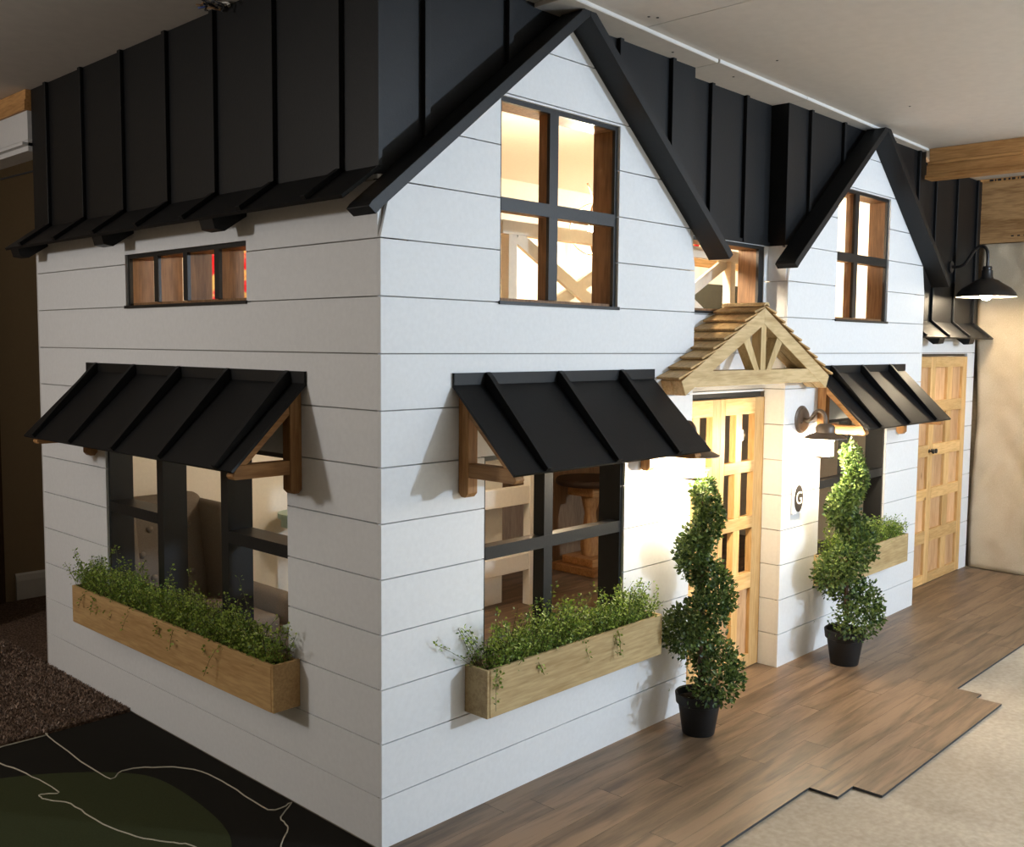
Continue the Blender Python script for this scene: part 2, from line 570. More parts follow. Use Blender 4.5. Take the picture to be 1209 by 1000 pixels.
rr = random.Random(3)
y = 2.17
row = 0
ystart = [(0.009 + 0.094 * k) for k in range(23, -7, -1)]
for yt in ystart:
    yb = yt - 0.094
    if yt > 2.15:
        continue
    if yb > 0.0:
        xa, xb = 0.1, 4.79
    else:
        xa, xb = 0.0, 4.79
    if yb < -0.50:
        yb = yt - 0.094
    x = xa - rr.uniform(0.0, 0.7)
    while x < xb - 0.02:
        xn = x + 0.92
        plank(max(x, xa) + 0.0006, min(xn, xb) - 0.0006, yb, yt)
        x = xn
yl = ystart[-1] - 0.094
for xa, xb, ya in ((1.176, 1.95, yl), (1.95, 2.441, yl), (1.28, 1.72, yl - 0.094), (1.72, 2.383, yl - 0.094)):
    plank(xa, xb - 0.0012, ya - 0.094, ya)

ceil = tag(box(-5, 1.0085, -6, 4.2, CZ, CZ + 0.05).build('ceiling', 'drywall'), 'unpainted grey drywall ceiling', kind='structure')
box(1.0125, 3.545, -6, 4.2, CZ, CZ + 0.05).build('drywall_panel', 'drywall', ceil)
box(3.55, 6.2, -6, 4.2, CZ + 0.02, CZ + 0.07).build('drywall_panel', 'drywall', ceil)
for u0, u1, v0, v1, vb in ((0.60, 1.463, -0.115, -0.075, 0.0175), (1.468, 2.157, -0.080, -0.060, 0.094), (2.16, 3.545, -0.060, -0.018, 0.0175)):
    MB().prism([(u0, v0), (u1, v1), (u1, vb), (u0, vb)], lambda u, d, w: (u, w, d), CZ - 0.014, CZ - 0.0005).build('drywall_strip', 'drywall', ceil)
    MB().bar((u0, v0 - 0.0012, CZ - 0.0075), (u1, v1 - 0.0012, CZ - 0.0075), 0.0018, 0.009).build('drywall_edge', 'drywalledge', ceil)
for sx, sy in ((0.93, -0.16), (0.955, -0.175), (1.62, -0.22), (1.25, -0.03), (1.66, -0.02), (2.3, 0.02), (2.75, 0.05), (3.2, 0.07), (2.6, -0.3)):
    zz = CZ - 0.0005 if sy < -0.14 else CZ - 0.0145
    MB().lathe([(0, -0.001), (0.0045, -0.001), (0.0045, 0.0005)], (sx, sy, zz), 8).build('screw', 'iron', ceil)

tag(box(-5.05, -5, -6, 4.2, 0, CZ).build('wall_left', 'tan'), 'tan wall on the left side of the basement', kind='structure')
tag(box(-5, 6.2, -6.05, -6, 0, CZ).build('wall_front', 'cream'), 'plain wall behind the camera', kind='structure')
tag(box(4.90, 4.96, -6, 4.2, 0, CZ + 0.02).build('wall_right', 'concrete'), 'basement wall behind the drop cloth', kind='structure')
wb = tag(box(-5, 4.90, 3.42, 3.48, 0, CZ).build('wall_back', 'tan'), 'tan painted wall seen past the playhouse', kind='structure')
bb = MB().prism([(0, 0), (-0.014, 0), (-0.014, 0.11), (-0.008, 0.14), (0, 0.15)], lambda u, d, w: (d, 3.42 + u, w), 0.31, 2.0).build('baseboard_back', 'trimwhite')
tag(bb, 'white moulded baseboard on the tan wall', kind='structure')
db = tag(box(-0.7, 0.175, 3.395, 3.418, 0.0, 2.05).build('door_1', 'doorbrown'), 'dark brown wooden door at the far left', kind='structure')
box(0.18, 0.245, 3.38, 3.4185, 0.0, 2.1).build('door_casing', 'doorbrown', db)

# wall and header over the opening left of the playhouse
hd = tag(box(-0.02, 0.07, 2.222, 3.38, 2.19, 2.305).build('wall_opening_header', 'trimwhite'), 'white wall above the cased opening at far left', kind='structure')
box(-0.03, 0.07, 2.222, 3.38, 2.306, 2.347).build('header_beam', 'beam', hd)
box(-0.025, 0.07, 2.222, 3.38, 2.3475, 2.3885).build('header_beam', 'beam', hd)
box(-0.02, 0.075, 2.222, 3.38, 2.145, 2.189).build('casing_head', 'trimwhite', hd)
box(-0.042, 0.075, 2.222, 3.38, 2.165, 2.178).build('casing_bead', 'trimwhite', hd)
box(-0.035, 0.07, 2.97, 3.36, 0.0, 2.1445).build('wall_light_block', 'trimwhite', hd)  # added out of view to keep the left lamp off the tan wall
box(0.005, 0.07, 2.222, 2.238, 0.0, 2.1445).build('casing_jamb', 'trimwhite', hd)
cb = MB().tube([(-0.02, 3.2, 2.13), (0.0, 2.9, 2.095), (0.01, 2.6, 2.075), (0.03, 2.24, 2.078)], 0.004, 6).build('hanging_cable', 'cable')
tag(cb, 'thin black cable hanging across the cased opening', 'cable')

# carpet and rug
cp = tag(box(-5, -0.002, 1.47, 3.41, 0.0, 0.012).build('carpet', 'carpet'), 'brown speckled shag carpet at far left', 'carpet', kind='stuff')
cp2 = box(-0.002, 1.2, 2.27, 3.40, 0.0, 0.012).build('carpet_strip', 'carpet', cp)
tf = MB()
rt = random.Random(9)
for k in range(42000):
    x = -0.0 - 1.3 * rt.random() ** 1.3
    yy = 1.472 + 1.5 * rt.random() ** 1.4
    h = rt.uniform(0.005, 0.011)
    a = rt.uniform(0, math.pi)
    w = rt.uniform(0.002, 0.0036)
    dx, dy = math.cos(a) * w, math.sin(a) * w
    tx_, ty_ = rt.gauss(0, 0.005), rt.gauss(0, 0.005)
    x0 = min(x, -0.010)
    tf.quad((x0 - dx, yy - dy, 0.011), (x0 + dx, yy + dy, 0.011), (x0 + dx * .6 + tx_, yy + dy * .6 + ty_, 0.011 + h), (x0 - dx * .6 + tx_, yy - dy * .6 + ty_, 0.011 + h))
tag(tf.build('tufts', 'tuft', cp, recalc=False), kind='stuff')
rug = thing('play_rug', 'dark brown play rug with a green patch and pale outlines beside the playhouse', 'rug', (-1.0, 0.2, 0))
box(-2.6, -0.002, -2.6, 1.462, 0.0, 0.006).build('rug_pile', 'rug', rug)


def flatpatch(pts, z, h):
    return MB().prism(pts, lambda u, d, w: (u, w, d), z, z + h)


def smooth_path(pts, n=6):
    out = []
    for i in range(len(pts) - 1):
        p0, p1, p2, p3 = pts[max(i - 1, 0)], pts[i], pts[i + 1], pts[min(i + 2, len(pts) - 1)]
        for k in range(n):
            t = k / n
            out.append(tuple(0.5 * (2 * b + (c - a) * t + (2 * a - 5 * b + 4 * c - d) * t * t + (3 * b - a - 3 * c + d) * t ** 3)
                             for a, b, c, d in zip(p0, p1, p2, p3)))
    out.append(tuple(pts[-1]))
    return out


gp = smooth_path([(-0.75, 1.30), (-0.553, 1.202), (-0.433, 1.131), (-0.307, 1.019), (-0.225, 0.902), (-0.201, 0.762), (-0.208, 0.556),
                  (-0.231, 0.41), (-0.277, 0.30), (-0.40, 0.12), (-0.7, 0.0), (-1.1, 0.15), (-1.3, 0.7), (-1.1, 1.2), (-0.75, 1.30)])
flatpatch(gp[:-1], 0.006, 0.0015).build('green_patch', 'ruggreen', rug)
for pl in ([(-0.60, 1.452), (-0.45, 1.456), (-0.318, 1.452), (-0.312, 1.435), (-0.319, 0.981), (-0.261, 0.983), (-0.197, 0.959), (-0.097, 0.833), (-0.077, 0.652), (-0.082, 0.421),
            (-0.012, 0.412), (-0.083, 0.356), (-0.107, 0.284), (-0.179, 0.212), (-0.25, 0.1)],
           [(-0.56, 1.44), (-0.511, 1.321), (-0.478, 1.142), (-0.463, 0.972), (-0.51, 0.998), (-0.513, 0.955), (-0.472, 0.869), (-0.463, 0.716),
            (-0.429, 0.547), (-0.372, 0.438), (-0.345, 0.382), (-0.33, 0.2)]):
    pts = smooth_path(pl, 5)
    pts = [(x + rr.uniform(-.0025, .0025), yy + rr.uniform(-.0025, .0025), 0.0078) for x, yy in pts]
    MB().tube(pts, 0.0021, 5).build('yarn_outline', 'rugline', rug)

# wood beam, plywood and cloth at the right end
bm_ = thing('ceiling_beam', 'laminated fir beam hanging below the ceiling at upper right', 'beam', (3.6, -1.5, 2.235))
for k, (z0, z1, dx) in enumerate(((2.236, 2.257, -0.004), (2.2575, 2.306, 0.0), (2.3065, 2.322, -0.003), (2.3225, 2.3875, 0.001))):
    box(3.55 + dx, 3.64, -3.4, -0.004 - 0.006 * k, z0, z1).build('lamination', 'beam', bm_, 0.0015)
pw = thing('plywood_sheet', 'plywood sheet with stamped ink above the drop cloth', 'plywood', (4.84, -1.2, 2.015))
box(4.83, 4.899, -2.6, 0.182, 2.018, 2.385).build('sheet', 'plywood', pw)
box(4.824, 4.899, -2.6, 0.21, 2.386, 2.408).build('top_plate', 'beam', pw)
mk = MB()
xx = 0.10
for wdt in (0.022, 0.008, 0.02, 0.014, 0.012, 0.02, 0.006, 0.018, 0.022, 0.01, 0.024):
    mk.box(4.8228, 4.8239, xx - wdt, xx, 2.391, 2.404)
    xx -= wdt + rr.uniform(0.004, 0.014)
mk.build('ink_stamp', 'ink', pw)
mk = MB()
for k in range(6):
    mk.box(4.8288, 4.8299, 0.143, 0.155, 2.34 - k * 0.03, 2.358 - k * 0.03 - rr.uniform(0, 0.006))
for k in range(5):
    mk.box(4.8288, 4.8299, -0.05 - k * 0.035, -0.035 - k * 0.035, 2.052, 2.06)
mk.build('ink_stamp', 'ink', pw)


def cloth_mesh():
    m = MB()
    ny, nz = 90, 70
    for j in range(nz + 1):
        z = 0.006 + 2.008 * j / nz
        for i in range(ny + 1):
            yy = 0.128 - 1.9 * i / ny
            w = 0.5 + 0.5 * j / nz
            x = 4.834 + 0.008 * math.sin(9 * yy + 1.2 * z) + 0.016 * w * noise.noise((yy * 3.2 + z * 1.1, z * 0.9, 3)) \
                + 0.010 * noise.noise((yy * 9 - z * 5, z * 3, 8)) + 0.006 * noise.noise((yy * 20 + z * 9, z * 12, 1))
            if abs(z - 0.67) < 0.02:
                x -= 0.004
            m.v.append((x, yy + 0.01 * math.sin(z * 5), z))
    for j in range(nz):
        for i in range(ny):
            a = j * (ny + 1) + i
            m.f.append((a, a + 1, a + ny + 2, a + ny + 1))
    m.smooth = True
    return m


dc = cloth_mesh().build('drop_cloth', 'cloth', recalc=False)
md = dc.modifiers.new('thickness', 'SOLIDIFY')
md.thickness = 0.004
md.offset = 1
tag(dc, 'beige canvas drop cloth hung as a curtain beside the double doors', 'drop cloth')

# tangle of wires at the ceiling
wr = thing('ceiling_wires', 'small tangle of cut wires poking from the ceiling above the black roof', 'wires', (-0.05, 0.76, CZ))
for k in range(9):
    a = Vector((-0.055 + rr.uniform(-.025, .03), 0.72 + rr.uniform(-.06, .06), CZ))
    pts = [a]
    for q in range(4):
        pts.append(pts[-1] + Vector((rr.uniform(-.02, .02), rr.uniform(-.025, .025), rr.uniform(-.012, 0.002))))
    MB().tube(smooth_path([tuple(p) for p in pts], 4), 0.0028, 5).build('wire', ('cable', 'copper', 'cable', 'lampwhite', 'cable', 'bluewire')[k % 6], wr)

# ------------------------------------------------------------------ the playhouse
PH = thing('playhouse', 'white shiplap indoor playhouse with black gabled roof panels', 'playhouse', (2.4, 1.1, 0))
GA, GB = 0.732, 2.887
GZ, GS = 2.36, 0.81        # apex height of the soffit line and slope
DEEP, DR = 0.095, 0.14


def gable_outline(c, x0, x1):
    def f(z):
        lim = (GZ - z) / GS
        return max(x0, c - lim), min(x1, c + lim)
    return f


wA = (0.442, 1.005, 1.5, 2.092)
lA = (0.384, 1.062, 0.45, 1.05)
wB = (2.600, 3.156, 1.5, 2.092)
lB = (2.50, 3.205, 0.45, 1.05)
shiplap(PH, FRONT(0), gable_outline(GA, 0.0, 1.465), [lA, wA], 2.355)
shiplap(PH, FRONT(0), gable_outline(GB, 2.16, 3.615), [lB, wB], 2.355)
sl = (0.640, 1.434, 1.5, 1.684)
ls = (0.434, 1.630, 0.45, 1.05)
shiplap(PH, SIDE(0), lambda z: (0.0125, 2.215), [ls, sl], 1.815)
wM = (1.50, 2.128, 1.51, 1.795)
dM = (1.49, 2.166, 0.0, 1.19)
shiplap(PH, FRONT(DEEP), lambda z: (1.465, 2.16), [wM, dM], 1.80)
dR = (3.63, 4.69, 0.0, 1.345)
shiplap(PH, FRONT(DR), lambda z: (3.615, 4.812), [dR], 1.56)
shiplap(PH, SIDE(2.16), lambda z: (0.0125, DEEP), [], 1.80, inner=None)
shiplap(PH, lambda u, d, z: (1.465 - d, u, z), lambda z: (0.0125, DEEP), [], 1.80, inner=None)
shiplap(PH, lambda u, d, z: (3.615 - d, u, z), lambda z: (0.0125, DR), [], 1.56, inner=None)
box(0.02, 4.715, 2.08, 2.12, 0.009, 2.385).build('back_wall', 'cream', PH)
box(4.72, 4.79, 0.165, 2.12, 0.009, 2.385).build('end_wall', 'cream', PH)
box(0.105, 4.70, 0.2, 2.07, 2.345, 2.365).build('loft_ceiling', 'cream', PH)
box(2.34, 4.70, 2.062, 2.079, 0.009, 1.32).build('wall_shade_panel', 'shadebrown', PH)  # added sheet, its colour carries the shade behind the table
lf = box(0.105, 4.70, 0.30, 2.07, 1.33, 1.36).build('loft_floor', 'loftwood', PH)


# black upper panels with battens
def batten_wall(fn, u0, u1, z0, z1, battens, holes=(), d0=0.0125, bd=0.016, bw=0.02, gab=None):
    m = MB()
    for g in pieces(z0, z1, lambda z: (u0, u1), list(holes)):
        for p, q, s in g:
            m.prism([(s[0], p), (s[1], p), (s[3], q), (s[2], q)], fn, d0, d0 + 0.012)
    pn = m.build('roof_panel', 'black', PH)
    for b in battens:
        zz = z0
        if gab:
            zz = max(z0, GZ - GS * abs(b - gab) + 0.015)
        MB().prism([(b - bw / 2, zz), (b + bw / 2, zz), (b + bw / 2, z1), (b - bw / 2, z1)], fn, d0 - bd, d0).build('batten', 'black', pn, 0.001)
    return pn


pA = batten_wall(FRONT(0), 0.001, 1.465, 1.79, 2.3888, [0.165, 0.487, 1.012, 1.313], [(0.430, 1.017, 1.4, 2.105)], d0=0.0185, gab=GA)
pB = batten_wall(FRONT(0), 2.16, 3.615, 1.79, 2.3888, [2.342, 2.654, 3.19, 3.512], [(2.588, 3.168, 1.4, 2.105)], d0=0.0185, gab=GB)
MB().prism([(0.02, 1.797), (0.12, 1.797), (0.12, 2.3888), (0.02, 2.3888)], SIDE(2.1595), 0.0, 0.012).build('roof_return', 'black', PH)
MB().prism([(0.02, 1.797), (0.12, 1.797), (0.12, 2.3888), (0.02, 2.3888)], SIDE(1.4535), 0.0, 0.012).build('roof_return', 'black', PH)
MB().prism([(0.02, 1.56), (0.145, 1.56), (0.145, 2.3888), (0.02, 2.3888)], SIDE(3.603), 0.0, 0.012).build('roof_return', 'black', PH)
pM = batten_wall(FRONT(DEEP), 1.466, 2.159, 1.797, 2.3888, [1.687, 1.943], d0=0.0005)
MB().prism([(1.47, 1.797), (2.155, 1.797), (2.155, 1.812), (1.47, 1.812)], FRONT(DEEP), -0.01, 0.0).build('roof_trim', 'black', pM)


def kick_wall(fn, u0, u1, zk, ztop, battens, tails, out=0.118, drop=0.085, tail_w=0.075):
    pn = batten_wall(fn, u0, u1, zk, ztop, battens, d0=-0.006, bw=0.022, bd=0.014)
    L = math.hypot(out, drop)
    n = (drop / L, out / L)      # outward-up normal in (d_out, z)
    # flared skirt: profile in (out, z)
    t = 0.010
    p0 = (0.004, zk + 0.004)
    p1 = (out, zk - drop)
    prof = [p0, p1, (p1[0] - n[0] * t, p1[1] - n[1] * t), (p0[0] - n[0] * t, p0[1] - n[1] * t)]
    sk = MB().prism(prof, lambda a, d, w: fn(d, -a, w), u0, u1).build('eave_skirt', 'black', pn)
    for b in battens:
        q = [p0, (p1[0], p1[1]), (p1[0] + n[0] * 0.014, p1[1] + n[1] * 0.014), (p0[0] + n[0] * 0.014, p0[1] + n[1] * 0.014)]
        MB().prism(q, lambda a, d, w: fn(d, -a, w), b - 0.011, b + 0.011).build('skirt_batten', 'black', pn, 0.001)
    for b in tails:
        q = [(0.0005, zk - 0.012), (out * 0.93, zk - drop * 0.93 - 0.013), (out * 0.86, zk - drop - 0.036), (out * 0.60, zk - drop - 0.040), (0.0005, zk - 0.075)]
        MB().prism(q, lambda a, d, w: fn(d, -a, w), b - tail_w / 2, b + tail_w / 2).build('rafter_tail', 'black', pn)
    return pn


kick_wall(SIDE(0), -0.0001, 2.215, 1.83, 2.388, [0.158, 0.471, 0.793, 1.093, 1.411, 1.735, 2.053], [2.14, 1.40, 0.67], out=0.125)
kick_wall(FRONT(DR), 3.628, 4.80, 1.524, 2.388, [3.73, 4.06, 4.386, 4.715], [3.99, 4.46], out=0.112)


# bargeboards of both gables
def bargeboards(c):
    t = 0.030
    dep = 0.090
    cth = 1 / math.hypot(1, GS)
    sth = GS * cth
    ztop = 2.3752
    for s in (-1, 1):
        e = 0.825
        # underside from apex to tail, thickness above it
        ap = (0.0, GZ)
        tl = (e, GZ - GS * e)
        tip = (tl[0] + sth * t, tl[1] + cth * t)
        # top line z = GZ + t/cth - GS*x ; cut at the ceiling
        xc = (GZ + t / cth - ztop) / GS
        poly = [(0.0, GZ), (tl[0] - 0.030, tl[1] + 0.030 * GS - 0.0), (tl[0] - 0.006, tl[1] + 0.002), (tip[0] - 0.001, tip[1] - 0.004), (tip[0] - 0.012, tip[1] + 0.012 * GS), (xc, ztop), (0.0, ztop)]
        MB().prism([(c + s * u, w) for u, w in poly], FRONT(0), -dep, -0.0003).build('bargeboard', 'black', PH, 0.0012)


bargeboards(GA)
bargeboards(GB)

# windows
window(PH, FRONT(0), *wA, [(0.668, 0.708)], [(0.456, 0.991, 1.767, 1.806)], 'stain', label='open upper window of the left gable')
window(PH, FRONT(0), *wB, [(2.790, 2.830)], [(2.614, 3.142, 1.767, 1.806)], 'stain', label='open upper window of the right gable')
window(PH, FRONT(0), *lA, [(0.660, 0.700)], [(0.398, 1.048, 0.742, 0.780)], 'blacktrim', label='open ground window under the middle awning')
window(PH, FRONT(0), *lB, [(2.79, 2.83)], [(2.514, 3.191, 0.742, 0.780)], 'blacktrim', label='open ground window behind the far topiary')
window(PH, SIDE(0), *ls, [(0.782, 0.823), (1.207, 1.250)], [(0.448, 0.782, 0.738, 0.777), (1.25, 1.616, 0.738, 0.777)], 'blacktrim', bard=0.10, label='three-bay open window of the side wall')
window(PH, SIDE(0), *sl, [(0.815, 0.842), (1.012, 1.040), (1.212, 1.240)], [], 'stain', bard=0.10, label='low slit window of four openings under the eave')
window(PH, FRONT(DEEP), *wM, [(2.088, 2.114)], [], 'stain', d0=0.004, bard=0.10, label='small open window above the porch')


# doors
def rail_door(x0, x1, y, z0, z1, stiles, rails, panel_z, knob=None, name='door_leaf', th=0.03, inset=0.016):
    """leaf: stiles and rails proud of recessed panels"""
    xs = [s for s in stiles]
    base = MB()
    first = None
    pan = []
    for (a, b), (c, d) in zip(stiles, stiles[1:]):
        for (p, q) in panel_z:
            pan.append((b, c, p, q))
    m = MB()
    m.box(stiles[0][0], stiles[0][1], y, y + th, z0, z1)
    leaf = m.build(name, 'pineZ', PH, 0.0012)
    for k, (a, b) in enumerate(stiles[1:]):
        if k == len(stiles) - 2:
            box(a, b, y, y + th, z0, z1).build('stile', 'pineZ', leaf, 0.0012)
        else:
            for (p, q), (p2, q2) in zip(rails, rails[1:]):
                box(a, b, y, y + th, q, p2).build('stile', 'pineZ', leaf, 0.0012)
    for p, q in rails:
        box(stiles[0][1], stiles[-1][0], y - 0.001, y + th, p, q).build('rail', 'pineX', leaf, 0.0012)
    for b, c, p, q in pan:
        box(b, c, y + inset, y + inset + 0.008, p, q).build('panel', 'panelZ', leaf)
    if knob:
        kx, kz = knob
        MB().lathe([(0.011, 0.0), (0.011, 0.003), (0.005, 0.004), (0.0045, 0.016), (0.012, 0.02), (0.0145, 0.026), (0.012, 0.031), (0.0, 0.033)],
                   (kx, y, kz), 14, 'Y').build('knob', 'iron', leaf)
    return leaf


RM = [(0.012, 0.068), (0.356, 0.423), (0.615, 0.666), (0.854, 0.901), (1.098, 1.165)]
yd = DEEP - 0.004
rail_door(1.815, 2.158, yd, 0.012, 1.165, [(1.813, 1.846), (1.930, 1.978), (2.078, 2.158)], RM, [(0.068, 0.356)])
rail_door(1.492, 1.811, yd, 0.012, 1.165, [(1.492, 1.53), (1.612, 1.66), (1.752, 1.811)], RM, [(0.068, 0.356)])
box(1.492, 2.136, DEEP + 0.005, DEEP + 0.06, 1.168, 1.189).build('door_header', 'blacktrim', PH)
RR = [(0.012, 0.066), (0.253, 0.324), (0.506, 0.569), (0.756, 0.823), (1.010, 1.076), (1.267, 1.327)]
PR = [(a[1], b[0]) for a, b in zip(RR, RR[1:])]
yr = DR - 0.002
rail_door(4.153, 4.688, yr, 0.012, 1.327, [(4.153, 4.187), (4.373, 4.452), (4.618, 4.688)], RR, PR, (4.172, 0.787))
rail_door(3.632, 4.150, yr, 0.012, 1.327, [(3.632, 3.70), (3.868, 3.947), (4.116, 4.150)], RR, PR, (4.133, 0.787))
box(3.632, 4.652, DR + 0.004, DR + 0.06, 1.330, 1.344).build('door_header', 'blacktrim', PH)
# latch hanging in the front door light
lt = MB()
lt.box(1.985, 2.045, DEEP + 0.02, DEEP + 0.026, 1.0, 1.012)
lt.box(2.01, 2.026, DEEP + 0.016, DEEP + 0.022, 0.985, 1.03)
lt.box(2.005, 2.012, DEEP + 0.012, DEEP + 0.02, 1.012, 1.02)
lt.build('door_latch', 'chrome', PH)


# ------------------------------------------------------------------ awnings
def awning(name, label, fn, u0, u1, battens, brackets, matz, mats, grp):
    """fn(u, out, z) -> world"""
    b0 = fn((u0 + u1) / 2, 0, 0.945)
    T = thing(name, label, 'awning', b0, grp)
    A, B = (0.004, 1.264), (0.244, 1.031)
    L = math.hypot(B[0] - A[0], B[1] - A[1])
    dx, dz = (B[0] - A[0]) / L, (B[1] - A[1]) / L
    nx, nz = -dz, dx
    pr = lambda prof, a, b: MB().prism(prof, lambda o, d, z: fn(d, o, z), a, b)
    t = 0.008
    pr([A, B, (B[0] - nx * t, B[1] - nz * t), (A[0] - nx * t, A[1] - nz * t)], u0, u1).build('awning_panel', 'black', T)
    pr([(0.0003, 1.262), (0.009, 1.262), (0.009, 1.296), (0.0003, 1.296)], u0, u1).build('wall_flange', 'black', T)
    h = 0.015
    for b in battens:
        pr([(0.009, 1.290), (0.012, 1.298), (A[0] + nx * h + 0.012, A[1] + nz * h + 0.012), (B[0] + nx * h, B[1] + nz * h), B, (A[0] + 0.002, A[1])], b - 0.010, b + 0.010).build('batten', 'black', T, 0.001)
    for b in brackets:
        w0, w1 = b, b + 0.038
        po = pr([(0.0005, 0.957), (0.012, 0.945), (0.028, 0.945), (0.040, 0.957), (0.040, 1.215), (0.0005, 1.25)], w0, w1).build('bracket', matz, T, 0.0015)
        pr([(0.0405, 1.002), (0.216, 1.002), (0.2235, 1.012), (0.208, 1.042), (0.0405, 1.042)], w0 + 0.001, w1 - 0.001).build('bracket_arm', mats, po, 0.0015)
        k = t + 0.0006
        s = 0.034
        pr([(0.0405, 1.2205 - 0.0), (0.0405 + 0.0, 1.2205 - 0.048), (0.178, 1.0425), (0.2085, 1.0425), (0.222, 1.0436)], w0 + 0.001, w1 - 0.001).build('bracket_brace', mats, po, 0.0015)
    return T


sfn = lambda u, o, z: (-o, u, z)
ffn = lambda u, o, z: (u, -o, z)
awning('window_awning', 'black standing-seam awning over the side wall window, dimly lit', sfn, 0.332, 1.759, [0.411, 0.733, 1.039, 1.358, 1.664], [0.357, 1.692], 'cedarZ', 'cedarX', 'black window awnings')
awning('window_awning', 'black standing-seam awning on the front wall left of the porch', ffn, 0.255, 1.212, [0.385, 0.703, 1.02], [0.279, 1.148], 'cedarZ', 'cedarY', 'black window awnings')
awning('window_awning', 'black awning catching lamplight beside the far double doors', ffn, 2.43, 3.386, [2.56, 2.871, 3.187], [2.455, 3.318], 'cedarZ', 'cedarY', 'black window awnings')


# ------------------------------------------------------------------ window boxes and their plants
def planter(label, fn, u0, u1, matl, mate, grp='cedar window boxes'):
    T = thing('window_box', label, 'planter', fn((u0 + u1) / 2, 0.05, 0.312), grp)
    z0, z1, o1, t = 0.312, 0.452, 0.094, 0.011
    bx = lambda a, b, c, d, e, f: MB().prism([(a, e), (b, e), (b, f), (a, f)], lambda u, d_, z: fn(u, d_, z), c, d)
    bx(u0 + t, u1 - t, o1 - t, o1, z0, z1).build('front_board', matl, T, 0.001)
    bx(u0 + t, u1 - t, 0.0006, 0.010, z0, z1 - 0.003).build('back_board', matl, T, 0.001)
    bx(u0, u0 + t - 0.0005, 0.0006, o1 - 0.001, z0, z1).build('end_board', mate, T, 0.001)
    bx(u1 - t + 0.0005, u1, 0.0006, o1 - 0.001, z0, z1).build('end_board', mate, T, 0.001)
    bx(u0 + t, u1 - t, 0.011, o1 - t - 0.001, z0, z0 + 0.01).build('bottom_board', matl, T)
    bx(u0 + t, u1 - t, 0.011, o1 - t - 0.001, z0 + 0.0105, 0.425).build('soil', 'soil', T)
    return T


def leaf_quad(m, p, d, n, ln, w):
    d = d.normalized()
    s = d.cross(n)
    if s.length < 1e-4:
        s = d.orthogonal()
    s.normalize()
    u = s.cross(d)
    i = len(m.v)
    m.v += [tuple(p), tuple(p + d * ln * 0.5 + s * w * 0.5 + u * ln * 0.08), tuple(p + d * ln), tuple(p + d * ln * 0.5 - s * w * 0.5 + u * ln * 0.08)]
    m.f.append((i, i + 1, i + 2, i + 3))


def greenery(label, fn, u0, u1, seed, dens=1.0, top=0.085, dry=True):
    r = random.Random(seed)
    T = thing('window_box_plants', label, 'plants', fn((u0 + u1) / 2, 0.05, 0.425), 'leafy greenery in the window boxes')
    lv, stm, dr = MB(), MB(), MB()
    n = int((u1 - u0) * 330 * dens)
    for k in range(n):
        u = r.uniform(u0 + 0.012, u1 - 0.012)
        clump = 0.55 + 0.75 * (0.5 + 0.5 * noise.noise((u * 9 + seed, 1.3, seed)))
        o = r.uniform(0.018, 0.080)
        p = Vector(fn(u, o, 0.424))
        h = top * clump * r.uniform(0.55, 1.25)
        tall = r.random() < 0.06
        if tall: h *= 1.5
        lean_u = r.gauss(0, 0.35)
        lean_o = r.gauss(0.18, 0.35) if o > 0.05 else r.gauss(0.0, 0.3)
        edge = r.random() < 0.10 and o > 0.06
        if edge: h *= 0.6
        base = p
        pts = [p]
        steps = 5
        for q in range(steps):
            f = (q + 1) / steps
            droop = -1.6 * f * f if edge else -0.25 * f * f
            off = (lean_u * h * f, (0.35 if edge else lean_o * 0.6) * h * f * (1.2 if edge else 1), h * f * (1 if not edge else 1.0) + droop * h * 0.9)
            w = Vector(fn(u + off[0], max(0.006, o + off[1]), 0.424 + off[2]))
            pts.append(w)
        stm.tube(pts, 0.0008, 3, caps=False)
        for q in range(1, len(pts)):
            for z in range(7):
                a, b = pts[q - 1], pts[q]
                c = a.lerp(b, r.random())
                d = Vector((r.gauss(0, 1), r.gauss(0, 1), r.gauss(0.25, 0.8)))
                d.normalize()
                c = c + d * r.uniform(0.001, 0.012)
                ln = r.uniform(0.007, 0.012)
                leaf_quad(lv, c, d, Vector((r.gauss(0, 0.6), r.gauss(0, 0.6), 1)), ln, ln * 0.8)
    if dry:
        for uu in (u0 + 0.02, u1 - 0.02):
            for k in range(12):
                p = Vector(fn(uu, 0.02, 0.43))
                tip = p + Vector(fn(r.gauss(0, .02), 0, 0)) - Vector(fn(0, 0, 0)) + Vector((0, 0, r.uniform(0.03, 0.07)))
                stm.tube([p, p.lerp(tip, 0.5), tip], 0.0007, 3, caps=False)
                for z in range(10):
                    c = p.lerp(tip, r.uniform(0.4, 1)) + Vector((r.gauss(0, .006), r.gauss(0, .006), r.gauss(0, .006)))
                    leaf_quad(dr, c, Vector((r.gauss(0, 1), r.gauss(0, 1), r.gauss(0, 1))), Vector((0, 0, 1)), 0.007, 0.004)
        tag(dr.build('dry_sprigs', 'dry', T, recalc=False), kind='stuff')
    stm.smooth = False
    tag(stm.build('stems', 'stem', T, recalc=False), kind='stuff')
    tag(lv.build('leaves', 'fern', T, recalc=False), kind='stuff')
    return T


